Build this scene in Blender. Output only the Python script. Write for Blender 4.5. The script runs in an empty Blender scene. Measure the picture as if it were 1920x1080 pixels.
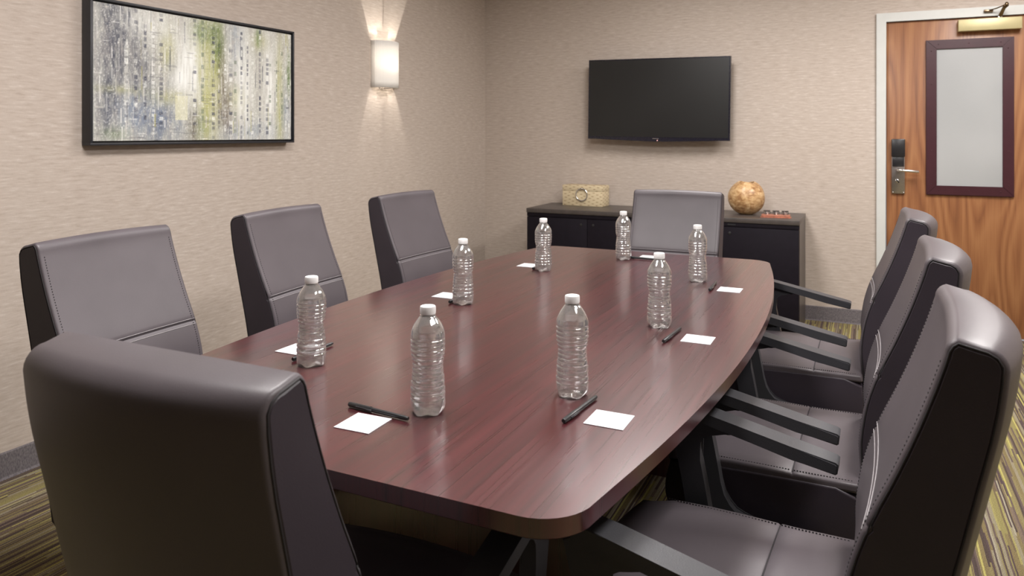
import bpy, bmesh, math, random
import numpy as np
from mathutils import Vector, Matrix
random.seed(7)
PI = math.pi
S = bpy.context.scene
C = S.collection

# ------------------------------------------------------------------ camera, light, exposure
cam = bpy.data.cameras.new('camera'); camo = bpy.data.objects.new('camera', cam); C.objects.link(camo)
camo.location = (0, 0, 1.275); camo.rotation_euler = (PI/2, 0, 0.4468)
cam.sensor_width = 36; cam.lens = 1397.5/1920*36
cam.shift_y = -0.1505
cam.clip_start = 0.02
cam.dof.use_dof = True; cam.dof.focus_distance = 1.9; cam.dof.aperture_fstop = 7.1
S.camera = camo
S.view_settings.view_transform = 'Standard'; S.view_settings.look = 'None'
S.view_settings.gamma = 1; S.view_settings.use_curve_mapping = False
S.view_settings.exposure = 0.0
w = bpy.data.worlds.new('world'); S.world = w; w.use_nodes = True
w.node_tree.nodes['Background'].inputs[0].default_value = (0.9, 0.92, 1, 1)
w.node_tree.nodes['Background'].inputs[1].default_value = 0.4
try:
    S.cycles.use_denoising = True
    S.cycles.max_bounces = 14; S.cycles.transmission_bounces = 14; S.cycles.transparent_max_bounces = 16
    S.cycles.sample_clamp_indirect = 6
except Exception:
    pass
CEIL = 2.62
LIGHTS = [  # x, y, power, size x, size y
    (-1.0, 3.75, 34, 0.6, 1.2), (0.80, 3.9, 60, 0.6, 1.2), (-1.15, 1.45, 56, 0.6, 1.2),
    (0.65, 1.5, 42, 0.6, 1.2)]
for i, (lx, ly, lp, sx, sy) in enumerate(LIGHTS):
    l = bpy.data.lights.new('troffer_light', 'AREA'); l.shape = 'RECTANGLE'; l.size = sx-.06; l.size_y = sy-.06
    l.energy = lp; l.color = (1.0, 0.96, 0.94)
    o = bpy.data.objects.new('troffer_light', l); C.objects.link(o); o.location = (lx, ly, CEIL-.035)

# ------------------------------------------------------------------ helpers
def link_mesh(name, me, m=None, parent=None):
    o = bpy.data.objects.new(name, me); C.objects.link(o)
    if m is not None: me.materials.append(m)
    if parent is not None: o.parent = parent
    return o
def obj(name, bm, m=None, parent=None, smooth=False, angle=None):
    bmesh.ops.recalc_face_normals(bm, faces=bm.faces)
    me = bpy.data.meshes.new(name); bm.to_mesh(me); bm.free()
    if smooth or angle:
        me.polygons.foreach_set('use_smooth', [True]*len(me.polygons))
        if angle: me.set_sharp_from_angle(angle=math.radians(angle))
    return link_mesh(name, me, m, parent)
def tag(o, label, cat, group=None):
    o['label'] = label; o['category'] = cat
    if group: o['group'] = group
    return o
def thing(name, label, cat, loc=(0, 0, 0), rz=0, group=None):
    o = bpy.data.objects.new(name, None); C.objects.link(o); o.empty_display_size = .1
    o.location = loc; o.rotation_euler = (0, 0, rz); return tag(o, label, cat, group)
def struct(o): o['kind'] = 'structure'; return o
def dup(o, parent=None):
    c = o.copy(); C.objects.link(c); c.parent = parent
    for ch in list(o.children): dup(ch, c)
    return c
def add_box(bm, x0, x1, y0, y1, z0, z1, bev=0, seg=2):
    r = bmesh.ops.create_cube(bm, size=1)
    vs = r['verts']
    for v in vs:
        v.co = Vector((x0+(v.co.x+.5)*(x1-x0), y0+(v.co.y+.5)*(y1-y0), z0+(v.co.z+.5)*(z1-z0)))
    if bev:
        es = list({e for v in vs for e in v.link_edges})
        bmesh.ops.bevel(bm, geom=es, offset=bev, segments=seg, profile=.5, affect='EDGES')
def box(name, x0, x1, y0, y1, z0, z1, m=None, parent=None, bev=0, seg=2):
    bm = bmesh.new(); add_box(bm, x0, x1, y0, y1, z0, z1, bev, seg)
    return obj(name, bm, m, parent, angle=40 if bev else None)
def add_lathe(bm, prof, n=32, c=(0, 0, 0), mod=None, close_bot=True, close_top=True):
    rings = []
    for k, (r, z) in enumerate(prof):
        ring = []
        for i in range(n):
            a = 2*PI*i/n; rr, zz = (r, z) if mod is None else mod(r, z, a)
            ring.append(bm.verts.new((c[0]+rr*math.cos(a), c[1]+rr*math.sin(a), c[2]+zz)))
        rings.append(ring)
    for a, b in zip(rings, rings[1:]):
        for i in range(n): bm.faces.new((a[i], a[(i+1) % n], b[(i+1) % n], b[i]))
    if close_bot: bm.faces.new(rings[0][::-1])
    if close_top: bm.faces.new(rings[-1])
def add_tube(bm, pts, r, n=8, closed=False, rad=None):
    pts = [Vector(p) for p in pts]; N = len(pts); rings = []; up = None
    for i, p in enumerate(pts):
        if closed: t = pts[(i+1) % N]-pts[i-1]
        else: t = pts[min(i+1, N-1)]-pts[max(i-1, 0)]
        t.normalize()
        if up is None: up = Vector((0, 0, 1)) if abs(t.z) < .9 else Vector((1, 0, 0))
        s = t.cross(up).normalized(); up = s.cross(t).normalized()
        rr = rad[i] if rad else r
        rings.append([bm.verts.new(p+(s*math.cos(2*PI*k/n)+up*math.sin(2*PI*k/n))*rr) for k in range(n)])
    for i in range(N if closed else N-1):
        a, b = rings[i], rings[(i+1) % N]
        for k in range(n): bm.faces.new((a[k], a[(k+1) % n], b[(k+1) % n], b[k]))
    if not closed:
        bm.faces.new(rings[0][::-1]); bm.faces.new(rings[-1])
def add_prism(bm, poly, axis, a0, a1):
    """poly in the two other axes in order; extruded along axis"""
    def P(u, v, a): return (a, u, v) if axis == 'x' else ((u, a, v) if axis == 'y' else (u, v, a))
    A = [bm.verts.new(P(u, v, a0)) for u, v in poly]; B = [bm.verts.new(P(u, v, a1)) for u, v in poly]
    bm.faces.new(A[::-1]); bm.faces.new(B); n = len(poly)
    for i in range(n): bm.faces.new((A[i], A[(i+1) % n], B[(i+1) % n], B[i]))
    return A+B
def smooth_poly(pts, it=2):
    """Chaikin on closed loop"""
    for _ in range(it):
        q = []
        for i in range(len(pts)):
            a = pts[i]; b = pts[(i+1) % len(pts)]
            q += [(a[0]*.75+b[0]*.25, a[1]*.75+b[1]*.25), (a[0]*.25+b[0]*.75, a[1]*.25+b[1]*.75)]
        pts = q
    return pts
def interp(tab, z):
    tab = sorted(tab); zs = [t[0] for t in tab]; vs = [t[1] for t in tab]
    # Catmull-Rom
    if z <= zs[0]: return vs[0]
    if z >= zs[-1]: return vs[-1]
    i = max(k for k in range(len(zs)) if zs[k] <= z)
    i = min(i, len(zs)-2)
    t = (z-zs[i])/(zs[i+1]-zs[i]); h = zs[i+1]-zs[i]
    def sl(k):
        a = max(k-1, 0); b = min(k+1, len(zs)-1); return (vs[b]-vs[a])/(zs[b]-zs[a])
    m0, m1 = sl(i)*h, sl(i+1)*h
    return (2*t**3-3*t*t+1)*vs[i]+(t**3-2*t*t+t)*m0+(-2*t**3+3*t*t)*vs[i+1]+(t**3-t*t)*m1
def normals2d(loop):
    n = len(loop); area = sum(loop[i][0]*loop[(i+1) % n][1]-loop[(i+1) % n][0]*loop[i][1] for i in range(n))
    s = 1 if area > 0 else -1; out = []
    for i in range(n):
        a = loop[i-1]; b = loop[(i+1) % n]; t = Vector((b[0]-a[0], b[1]-a[1]))
        if t.length == 0: t = Vector((1, 0))
        t.normalize(); out.append((t.y*s, -t.x*s))   # outward
    return out
def offset_loop(loop, d):
    nn = normals2d(loop); return [(p[0]+n[0]*d, p[1]+n[1]*d) for p, n in zip(loop, nn)]
def loft_profile(bm, loop, W, r, nx=16, nr=4, disp=None, cap=True):
    """closed (y,z) loop swept along x from -W to W with side edges rounded by r"""
    cols = []
    for k in range(nr+1):
        ph = PI/2*(1-k/nr); cols.append((-(W-r+r*math.sin(ph)), r*(1-math.cos(ph))))
    xs = [(-(W-r)+2*(W-r)*k/nx, 0) for k in range(1, nx)]
    cols = cols+xs+[(-x, d) for x, d in reversed(cols)]
    nn = normals2d(loop); rings = []
    for x, d in cols:
        ring = []
        for i, (p, n) in enumerate(zip(loop, nn)):
            dy, dz = disp(i, x, p) if disp else (0, 0)
            ring.append(bm.verts.new((x, p[0]-n[0]*d+dy, p[1]-n[1]*d+dz)))
        rings.append(ring)
    m = len(loop)
    for a, b in zip(rings, rings[1:]):
        for i in range(m): bm.faces.new((a[i], a[(i+1) % m], b[(i+1) % m], b[i]))
    if cap: bm.faces.new(rings[0][::-1]); bm.faces.new(rings[-1])

# ------------------------------------------------------------------ node material helpers
class NT:
    def __init__(s, name):
        s.m = bpy.data.materials.new(name); s.m.use_nodes = True; s.t = s.m.node_tree; s.n = s.t.nodes
        s.b = s.n['Principled BSDF']; s.out = s.n['Material Output']
    def new(s, typ, **kw):
        n = s.n.new(typ)
        for k, v in kw.items(): setattr(n, k, v)
        return n
    def ln(s, a, b): s.t.links.new(a, b)
    def val(s, sock, v):
        if hasattr(v, 'is_linked') or isinstance(v, bpy.types.NodeSocket): s.ln(v, sock)
        else: sock.default_value = v
    def math(s, op, a, b=0.0, c=None, clamp=False):
        n = s.new('ShaderNodeMath', operation=op, use_clamp=clamp); s.val(n.inputs[0], a); s.val(n.inputs[1], b)
        if c is not None: s.val(n.inputs[2], c)
        return n.outputs[0]
    def coord(s):
        return s.new('ShaderNodeTexCoord').outputs['Object']
    def sep(s, v):
        n = s.new('ShaderNodeSeparateXYZ'); s.ln(v, n.inputs[0]); return n.outputs
    def comb(s, x, y, z=0.0):
        n = s.new('ShaderNodeCombineXYZ'); s.val(n.inputs[0], x); s.val(n.inputs[1], y); s.val(n.inputs[2], z); return n.outputs[0]
    def scale(s, v, sc):
        n = s.new('ShaderNodeMapping'); s.ln(v, n.inputs[0]); n.inputs['Scale'].default_value = sc; return n.outputs[0]
    def noise(s, v, scale=1, detail=2, rough=.5, dist=0.0):
        n = s.new('ShaderNodeTexNoise'); s.ln(v, n.inputs['Vector']); n.inputs['Scale'].default_value = scale
        n.inputs['Detail'].default_value = detail; n.inputs['Roughness'].default_value = rough; n.inputs['Distortion'].default_value = dist
        return n.outputs['Fac']
    def white(s, v):
        n = s.new('ShaderNodeTexWhiteNoise', noise_dimensions='3D'); s.ln(v, n.inputs['Vector']); return n.outputs['Value']
    def ramp(s, fac, stops, interp='LINEAR'):
        n = s.new('ShaderNodeValToRGB'); n.color_ramp.interpolation = interp; e = n.color_ramp.elements
        while len(e) > 1: e.remove(e[-1])
        e[0].position = stops[0][0]; e[0].color = (*stops[0][1], 1)
        for p, c in stops[1:]:
            k = e.new(p); k.color = (*c, 1)
        s.ln(fac, n.inputs[0]); return n.outputs[0]
    def mix(s, fac, a, b, mode='MIX'):
        n = s.new('ShaderNodeMix', data_type='RGBA', blend_type=mode); s.val(n.inputs[0], fac)
        for sock, v in ((n.inputs[6], a), (n.inputs[7], b)):
            if isinstance(v, tuple): sock.default_value = (*v[:3], 1)
            else: s.ln(v, sock)
        return n.outputs[2]
    def bump(s, h, strength=.2, dist=.001):
        n = s.new('ShaderNodeBump'); n.inputs['Strength'].default_value = strength; n.inputs['Distance'].default_value = dist
        s.ln(h, n.inputs['Height']); s.ln(n.outputs[0], s.b.inputs['Normal']); return n
    def base(s, c):
        if isinstance(c, tuple): s.b.inputs['Base Color'].default_value = (*c, 1)
        else: s.ln(c, s.b.inputs['Base Color'])
    def set(s, **kw):
        for k, v in kw.items():
            s.val(s.b.inputs[k.replace('_', ' ')], v)
        return s
def simple(name, col, rough=.5, metal=0, noise=.12, nscale=60, **kw):
    t = NT(name); c = t.coord(); f = t.noise(c, nscale, 3)
    t.base(t.ramp(f, [(.3, tuple(x*(1-noise) for x in col)), (.7, tuple(min(1, x*(1+noise)) for x in col))]))
    t.set(Roughness=rough, Metallic=metal, **kw); return t.m

def mat_wallpaper(name, ax, gain=1.0):
    t = NT(name); x, y, z = t.sep(t.coord()); u = {'x': x, 'y': y}[ax]
    row = t.math('FLOOR', t.math('MULTIPLY', z, 105.0))
    v1 = t.comb(t.math('MULTIPLY', u, 16.0), t.math('MULTIPLY', z, 100.0), 3.0)
    f1 = t.noise(v1, 1.0, 2, .5)
    v3 = t.comb(t.math('MULTIPLY', u, 42.0), t.math('MULTIPLY', z, 190.0), 9.0)
    f3 = t.noise(v3, 1.0, 2, .6)
    v2 = t.comb(t.math('MULTIPLY', u, 700.0), t.math('MULTIPLY', z, 60.0), 1.0)
    f2 = t.noise(v2, 1.0, 1, .5)
    v4 = t.comb(t.math('MULTIPLY', u, 1.3), t.math('MULTIPLY', z, 1.1), 5.0)
    f4 = t.noise(v4, 1.0, 2)
    f = t.math('ADD', t.math('ADD', t.math('MULTIPLY', f1, .60), t.math('MULTIPLY', f3, .22)), t.math('ADD', t.math('MULTIPLY', f2, .14), t.math('MULTIPLY', f4, .12)))
    g = gain
    col = t.ramp(f, [(.36, (.42*g, .350*g, .298*g)), (.50, (.485*g, .413*g, .358*g)), (.60, (.515*g, .445*g, .390*g)), (.72, (.60*g, .535*g, .48*g))])
    t.base(col); t.set(Roughness=.62, Specular_IOR_Level=.3); t.bump(f, .35, .0015); return t.m
M = {}
M['wall_left'] = mat_wallpaper('wallpaper_left', 'y'); M['wall_back'] = mat_wallpaper('wallpaper_back', 'x')
M['ceiling'] = simple('ceiling_tile', (.78, .77, .75), .9, nscale=300)

def mat_carpet():
    t = NT('striped_carpet'); x, y, z = t.sep(t.coord())
    wob = t.math('MULTIPLY', t.math('SUBTRACT', t.noise(t.comb(t.math('MULTIPLY', x, 5.0), t.math('MULTIPLY', y, 9.0)), 1, 2), .5), .004)
    xx = t.math('ADD', x, wob)
    def layer(n, seg, seed):
        i = t.math('FLOOR', t.math('MULTIPLY', xx, n))
        off = t.white(t.comb(i, seed, .5))
        j = t.math('FLOOR', t.math('ADD', t.math('MULTIPLY', y, seg), t.math('MULTIPLY', off, 13.0)))
        return t.white(t.comb(i, j, seed))
    a = layer(95.0, 1.4, 1.0); b = layer(170.0, 2.0, 7.0); c = layer(210.0, 2.4, 23.0)
    base = t.ramp(a, [(0, (.190, .150, .075)), (.20, (.140, .105, .065)), (.36, (.215, .180, .088)), (.56, (.235, .205, .085)), (.74, (.170, .128, .095)), (.88, (.25, .22, .15))], 'CONSTANT')
    yel = t.ramp(b, [(0, (.39, .35, .12)), (.07, (.29, .26, .10)), (.13, (.075, .055, .048)), (.24, (.12, .088, .078))], 'CONSTANT')
    mb = t.math('LESS_THAN', b, .32)
    col = t.mix(mb, base, yel)
    gr = t.math('LESS_THAN', c, .04); col = t.mix(gr, col, (.31, .28, .21))
    dk = t.math('GREATER_THAN', c, .91); col = t.mix(dk, col, (.085, .06, .06))
    tuft = t.noise(t.scale(t.coord(), (330, 330, 330)), 1, 1)
    tv = t.ramp(tuft, [(.3, (.62, .62, .62)), (.65, (1.2, 1.2, 1.2))])
    col = t.mix(1.0, col, tv, 'MULTIPLY')
    t.base(col); t.set(Roughness=.95, Specular_IOR_Level=.1); t.bump(tuft, .6, .003); return t.m
M['carpet'] = mat_carpet()

def mat_base():
    t = NT('cove_base'); c = t.coord(); f = t.noise(t.scale(c, (260, 260, 90)), 1, 2); 
    t.base(t.ramp(f, [(.3, (.085, .075, .085)), (.7, (.185, .165, .17))])); t.set(Roughness=.85); t.bump(f, .5, .001); return t.m
M['baseboard'] = mat_base()

def mat_mahogany():
    t = NT('mahogany_laminate'); c = t.coord(); x, y, z = t.sep(c)
    f1 = t.noise(t.comb(t.math('MULTIPLY', x, 46.0), t.math('MULTIPLY', y, .8), z), 1, 3, .55, .15)
    f2 = t.noise(t.comb(t.math('MULTIPLY', x, 300.0), t.math('MULTIPLY', y, 2.5), z), 1, 2, .5)
    f3 = t.noise(t.comb(t.math('MULTIPLY', x, 3.2), t.math('MULTIPLY', y, .8), z), 1, 2)
    f = t.math('ADD', t.math('ADD', t.math('MULTIPLY', f1, .50), t.math('MULTIPLY', f2, .24)), t.math('MULTIPLY', f3, .26))
    t.base(t.ramp(f, [(.32, (.024, .0050, .0068)), (.46, (.040, .0060, .0085)), (.56, (.060, .0074, .0108)), (.70, (.082, .0100, .0140))]))
    r = t.ramp(f2, [(.3, (.27, .27, .27)), (.7, (.31, .31, .31))])
    t.set(Coat_Weight=.75, Coat_Roughness=.17, Coat_IOR=1.6)
    t.set(Roughness=r, Specular_IOR_Level=.85); return t.m
M['mahogany'] = mat_mahogany()
def mat_door():
    t = NT('oak_door_veneer'); x, y, z = t.sep(t.coord())
    n1 = t.noise(t.comb(t.math('MULTIPLY', x, 3.6), t.math('MULTIPLY', z, .42), 2.2), 1, 1, .4, .15)
    rings = t.math('FRACT', t.math('MULTIPLY', n1, 17.0))
    tri = t.math('ABSOLUTE', t.math('SUBTRACT', rings, .5))
    n2 = t.noise(t.comb(t.math('MULTIPLY', x, 120.0), t.math('MULTIPLY', z, 3.0), 0.0), 1, 3, .6)
    n3 = t.noise(t.comb(t.math('MULTIPLY', x, 9.0), t.math('MULTIPLY', z, .15), 4.0), 1, 2)
    f = t.math('ADD', t.math('ADD', t.math('MULTIPLY', tri, .42), t.math('MULTIPLY', n2, .40)), t.math('MULTIPLY', n3, .50))
    t.base(t.ramp(f, [(.34, (.17, .066, .030)), (.50, (.27, .112, .047)), (.66, (.34, .155, .066)), (.85, (.39, .19, .082))]))
    t.set(Roughness=.38); return t.m
M['door'] = mat_door()
def mat_leather(name, c0, rough=.42, bs=.12):
    t = NT(name); c = t.coord(); v = t.new('ShaderNodeTexVoronoi'); t.ln(c, v.inputs['Vector']); v.inputs['Scale'].default_value = 520
    f = t.noise(c, 6, 2)
    t.base(t.ramp(f, [(.3, tuple(q*.92 for q in c0)), (.7, tuple(q*1.08 for q in c0))]))
    t.set(Roughness=rough, Specular_IOR_Level=.36); t.bump(v.outputs['Distance'], bs, .0006); return t.m
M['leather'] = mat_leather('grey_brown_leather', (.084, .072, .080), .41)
M['leather_shaded'] = mat_leather('shaded_side_leather', (.036, .029, .038), .45)  # same leather as above, with the shade on its sides painted in as darker colour
M['black_leather'] = mat_leather('black_leather', (.020, .017, .024), .48)
M['plastic'] = mat_leather('black_plastic', (.040, .040, .045), .42, .25)
M['thread'] = simple('grey_thread', (.30, .28, .29), .8)
M['dark_thread'] = simple('dark_thread', (.012, .010, .012), .7)
M['metal_black'] = simple('black_metal', (.02, .02, .022), .4)
M['chrome'] = simple('chrome', (.75, .75, .75), .12, 1, .05)
M['steel'] = simple('brushed_steel', (.46, .43, .42), .34, 1, .1, 200)
M['steel_bright'] = simple('satin_steel', (.74, .73, .71), .25, 1, .05)
M['brass'] = simple('dull_brass_paint', (.50, .44, .24), .42, .25, .06, 15)
M['bronze'] = simple('antique_bronze', (.20, .14, .085), .3, 1, .2, 80)
M['white_paint'] = simple('white_paint', (.58, .59, .57), .45, 0, .02, 20)
M['maroon'] = simple('maroon_metal', (.045, .010, .016), .36, 0, .08, 30)
M['espresso'] = simple('espresso_laminate', (.008, .006, .010), .6, 0, .15, 25, Specular_IOR_Level=.15)
M['espresso_top'] = simple('espresso_top', (.062, .052, .048), .36, 0, .15, 25)
M['frame_black'] = simple('black_frame_paint', (.018, .019, .024), .42)
M['card'] = simple('white_card', (.60, .60, .62), .6, 0, .01)
M['print_grey'] = simple('faint_print', (.50, .45, .48), .7)
M['cap_white'] = simple('white_plastic', (.80, .80, .80), .4, 0, .02)
M['pen'] = simple('black_pen_plastic', (.016, .016, .018), .33)
M['pen_clip'] = simple('dark_pen_clip', (.03, .03, .035), .25)
M['bulb'] = NT('bulb_glow').m
M['copper'] = simple('copper_patina', (.42, .17, .11), .42, .4, .3, 60)

def mat_shade():
    t = NT('sconce_shade'); x, y, z = t.sep(t.coord())
    gy = t.math('ABSOLUTE', t.math('SUBTRACT', t.math('FRACT', t.math('MULTIPLY', y, 130.0)), .5))
    gz = t.math('ABSOLUTE', t.math('SUBTRACT', t.math('FRACT', t.math('MULTIPLY', z, 130.0)), .5))
    g = t.math('MAXIMUM', gy, gz)
    col = t.ramp(g, [(.40, (.88, .86, .83)), (.47, (.66, .63, .60))])
    d = t.new('ShaderNodeBsdfDiffuse'); tr = t.new('ShaderNodeBsdfTranslucent'); mx = t.new('ShaderNodeMixShader')
    t.ln(col, d.inputs[0]); t.ln(col, tr.inputs[0]); mx.inputs[0].default_value = .16
    t.ln(d.outputs[0], mx.inputs[1]); t.ln(tr.outputs[0], mx.inputs[2]); t.ln(mx.outputs[0], t.out.inputs[0]); return t.m
M['shade'] = mat_shade()
bt = M['bulb'].node_tree.nodes['Principled BSDF']
bt.inputs['Emission Color'].default_value = (1, .93, .80, 1); bt.inputs['Emission Strength'].default_value = 12
def mat_panel():
    t = NT('troffer_diffuser'); t.base((.8, .8, .8)); t.set(Emission_Strength=5.0); t.b.inputs['Emission Color'].default_value = (1, .965, .93, 1); return t.m
M['diffuser'] = mat_panel()
def mat_screen():
    t = NT('tv_screen'); f = t.noise(t.coord(), 3, 1); t.base(t.ramp(f, [(.3, (.010, .010, .010)), (.7, (.013, .013, .013))])); t.set(Roughness=.33, Specular_IOR_Level=.5); return t.m
M['screen'] = mat_screen()
M['tv_bezel'] = simple('tv_bezel', (.012, .011, .020), .22)
def mat_frost():
    t = NT('frosted_glass'); x, y, z = t.sep(t.coord())
    f = t.noise(t.scale(t.coord(), (160, 160, 160)), 1, 2); g = t.noise(t.coord(), 2.2, 1)
    t.base(t.ramp(g, [(.3, (.335, .345, .35)), (.7, (.40, .41, .415))])); t.set(Roughness=.30, Specular_IOR_Level=.5); t.bump(f, .25, .001); return t.m
M['frost'] = mat_frost()
def mat_pet():
    t = NT('clear_pet'); 
    tr = t.new('ShaderNodeBsdfTransparent'); tr.inputs[0].default_value = (.975, .98, .98, 1)
    gl = t.new('ShaderNodeBsdfGlossy'); gl.inputs['Roughness'].default_value = .09; gl.inputs[0].default_value = (1, 1, 1, 1)
    fr = t.new('ShaderNodeFresnel'); fr.inputs[0].default_value = 1.55
    k = t.math('ADD', t.math('MULTIPLY', fr.outputs[0], 3.2), .09, clamp=True)
    mx = t.new('ShaderNodeMixShader'); t.ln(k, mx.inputs[0]); t.ln(tr.outputs[0], mx.inputs[1]); t.ln(gl.outputs[0], mx.inputs[2])
    d = t.new('ShaderNodeBsdfDiffuse'); d.inputs[0].default_value = (.95, .95, .95, 1); tl = t.new('ShaderNodeBsdfTranslucent'); tl.inputs[0].default_value = (.95, .95, .95, 1)
    m2 = t.new('ShaderNodeMixShader'); t.ln(d.outputs[0], m2.inputs[1]); t.ln(tl.outputs[0], m2.inputs[2])
    m3 = t.new('ShaderNodeMixShader'); m3.inputs[0].default_value = .07; t.ln(mx.outputs[0], m3.inputs[1]); t.ln(m2.outputs[0], m3.inputs[2])
    t.ln(m3.outputs[0], t.out.inputs[0]); return t.m
M['pet'] = mat_pet()
def mat_water():
    t = NT('water'); t.base((1, 1, 1)); t.set(Roughness=0.0, IOR=1.33); t.b.inputs['Transmission Weight'].default_value = 1
    tr = t.new('ShaderNodeBsdfTransparent'); mx = t.new('ShaderNodeMixShader'); mx.inputs[0].default_value = .35
    t.ln(t.b.outputs[0], mx.inputs[1]); t.ln(tr.outputs[0], mx.inputs[2]); t.ln(mx.outputs[0], t.out.inputs[0]); return t.m
M['water'] = mat_water()
def mat_burl():
    t = NT('burl_wood'); c = t.coord(); f = t.noise(c, 22, 4, .6, 1.2); g = t.noise(t.scale(c, (14, 14, 40)), 1, 3, .5, 2.0)
    h = t.math('ADD', t.math('MULTIPLY', f, .6), t.math('MULTIPLY', g, .4))
    t.base(t.ramp(h, [(.34, (.20, .085, .035)), (.45, (.42, .235, .10)), (.55, (.58, .38, .19)), (.68, (.72, .54, .33))])); t.set(Roughness=.36); t.bump(f, .3, .002); return t.m
M['burl'] = mat_burl()
M['burl_dark'] = simple('burl_inside', (.10, .05, .025), .6)
def mat_carved():
    t = NT('carved_cream'); x, y, z = t.sep(t.coord()); u = t.math('ADD', x, y)
    zz = t.math('MULTIPLY', z, 1/.0135); row = t.math('FLOOR', zz); fz = t.math('ABSOLUTE', t.math('SUBTRACT', t.math('FRACT', zz), .5))
    xx = t.math('ADD', t.math('ADD', t.math('MULTIPLY', u, 1/.066), t.math('MULTIPLY', row, .5)), t.math('MULTIPLY', t.white(t.comb(row, 1.0, 2.0)), .25))
    c = t.math('COSINE', t.math('MULTIPLY', xx, 2*PI))
    d = t.math('SUBTRACT', t.math('MULTIPLY', t.math('SUBTRACT', c, .25), .75), t.math('MULTIPLY', fz, 2.6))
    t.base(t.ramp(t.math('ADD', d, .5), [(.42, (.66, .55, .36)), (.60, (.50, .37, .20)), (.85, (.24, .15, .08))])); t.set(Roughness=.5); t.bump(d, -.6, .003); return t.m
M['carved'] = mat_carved()

# ------------------------------------------------------------------ room
XL, YB, XR, YF = -2.885, 5.5, 2.3, -3.6
struct(box('floor', XL, XR, YF, YB, -.05, 0, M['carpet']))
struct(box('ceiling', XL, XR, YF, YB, CEIL, CEIL+.05, M['ceiling']))
struct(box('wall_left', XL-.1, XL, YF, YB, -.05, CEIL+.05, M['wall_left']))
struct(box('wall_right', XR, XR+.1, YF, YB, -.05, CEIL+.05, M['wall_left']))
struct(box('wall_front', XL-.1, XR+.1, YF-.1, YF, -.05, CEIL+.05, M['wall_back']))
DX0, DX1, DH = .1, 1.02, 2.017
bm = bmesh.new(); add_prism(bm, [(XL-.1, -.05), (DX0, -.05), (DX0, DH), (DX1, DH), (DX1, -.05), (XR+.1, -.05), (XR+.1, CEIL+.05), (XL-.1, CEIL+.05)], 'y', YB, YB+.12)
struct(obj('wall_back', bm, M['wall_back']))
def baseboard(name, poly, axis, a0, a1):
    bm = bmesh.new(); add_prism(bm, poly, axis, a0, a1); return struct(obj(name, bm, M['baseboard']))
baseboard('baseboard_left', [(XL, 0), (XL+.014, 0), (XL+.009, .008), (XL+.007, .094), (XL+.004, .098), (XL, .098)], 'y', YF, YB)
baseboard('baseboard_back', [(YB, 0), (YB-.014, 0), (YB-.009, .008), (YB-.007, .094), (YB-.004, .098), (YB, .098)], 'x', XL+.014, .042)
# door
dr = bpy.data.objects.new('door_1', None); C.objects.link(dr); dr.location = (DX0, YB, 0); struct(dr)
def dbox(name, x0, x1, y0, y1, z0, z1, m, parent=dr, bev=0):
    # world coordinates -> local of parent empty
    return box(name, x0-DX0, x1-DX0, y0-YB, y1-YB, z0, z1, m, parent, bev)
trim = bpy.data.objects.new('trim_1', None); C.objects.link(trim); trim.location = (DX0, YB, 0); struct(trim)
bm = bmesh.new()
add_prism(bm, [(-.057, 0), (-.001, 0), (-.001, DH-.003), (DX1-DX0+.001, DH-.003), (DX1-DX0+.001, 0), (DX1-DX0+.057, 0), (DX1-DX0+.057, DH+.052), (-.057, DH+.052)], 'y', -.022, .04)
bmesh.ops.bevel(bm, geom=[e for e in bm.edges if all(v.co.y < -.02 for v in e.verts)], offset=.003, segments=2, affect='EDGES')
o = obj('door_casing', bm, M['white_paint'], trim, angle=40)
slab = dbox('door_panel', DX0+.003, DX1-.003, YB+.004, YB+.045, .008, DH-.007, M['door'], bev=.001)
gx0, gx1, gz0, gz1 = .331, .808, .884, 1.877
ys = YB+.004
fr = bpy.data.objects.new('glazing_frame', None)
bm = bmesh.new(); fw = .060
for a, b in (((gx0, gx1, gz0, gz0+fw)), ((gx0, gx1, gz1-fw, gz1))) if False else ():
    pass
def mitre(bm, x0, x1, z0, z1, fwid, y0, y1, side):
    if side == 0: P = [(x0, z0), (x1, z0), (x1-fwid, z0+fwid), (x0+fwid, z0+fwid)]
    if side == 1: P = [(x1, z0), (x1, z1), (x1-fwid, z1-fwid), (x1-fwid, z0+fwid)]
    if side == 2: P = [(x1, z1), (x0, z1), (x0+fwid, z1-fwid), (x1-fwid, z1-fwid)]
    if side == 3: P = [(x0, z1), (x0, z0), (x0+fwid, z0+fwid), (x0+fwid, z1-fwid)]
    add_prism(bm, [(p[0], p[1]) for p in P], 'y', y0, y1)
    e = [e for e in bm.edges if all(abs(v.co.y-y0) < 1e-6 for v in e.verts)]
    bmesh.ops.bevel(bm, geom=e, offset=.003, segments=2, affect='EDGES')
for s in range(4):
    bm = bmesh.new(); mitre(bm, gx0-DX0, gx1-DX0, gz0, gz1, fw, -.014, .003, s)
    g = obj('glazing_bead', bm, M['maroon'], dr, angle=40)
    # screws on this bead
    bm = bmesh.new()
    L = (gx1-gx0) if s in (0, 2) else (gz1-gz0); n = 3 if s in (0, 2) else 5
    for k in range(n):
        q = .07+(L-.14)*k/(n-1)
        if s in (0, 2): px, pz = gx0-DX0+q, (gz0+fw*.5 if s == 0 else gz1-fw*.5)
        else: px, pz = (gx1-DX0-fw*.5 if s == 1 else gx0-DX0+fw*.5), gz0+q
        bmesh.ops.create_uvsphere(bm, u_segments=8, v_segments=5, radius=.0035, matrix=Matrix.Translation((px, -.0145, pz)) @ Matrix.Diagonal((1, .5, 1, 1)))
    sc_ = obj('screw_heads', bm, M['maroon'], g, smooth=True); sc_['kind'] = 'stuff'
dbox('frosted_pane', gx0+fw-.004, gx1-fw+.004, ys-.006, ys+.003, gz0+fw-.004, gz1-fw+.004, M['frost'])
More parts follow.
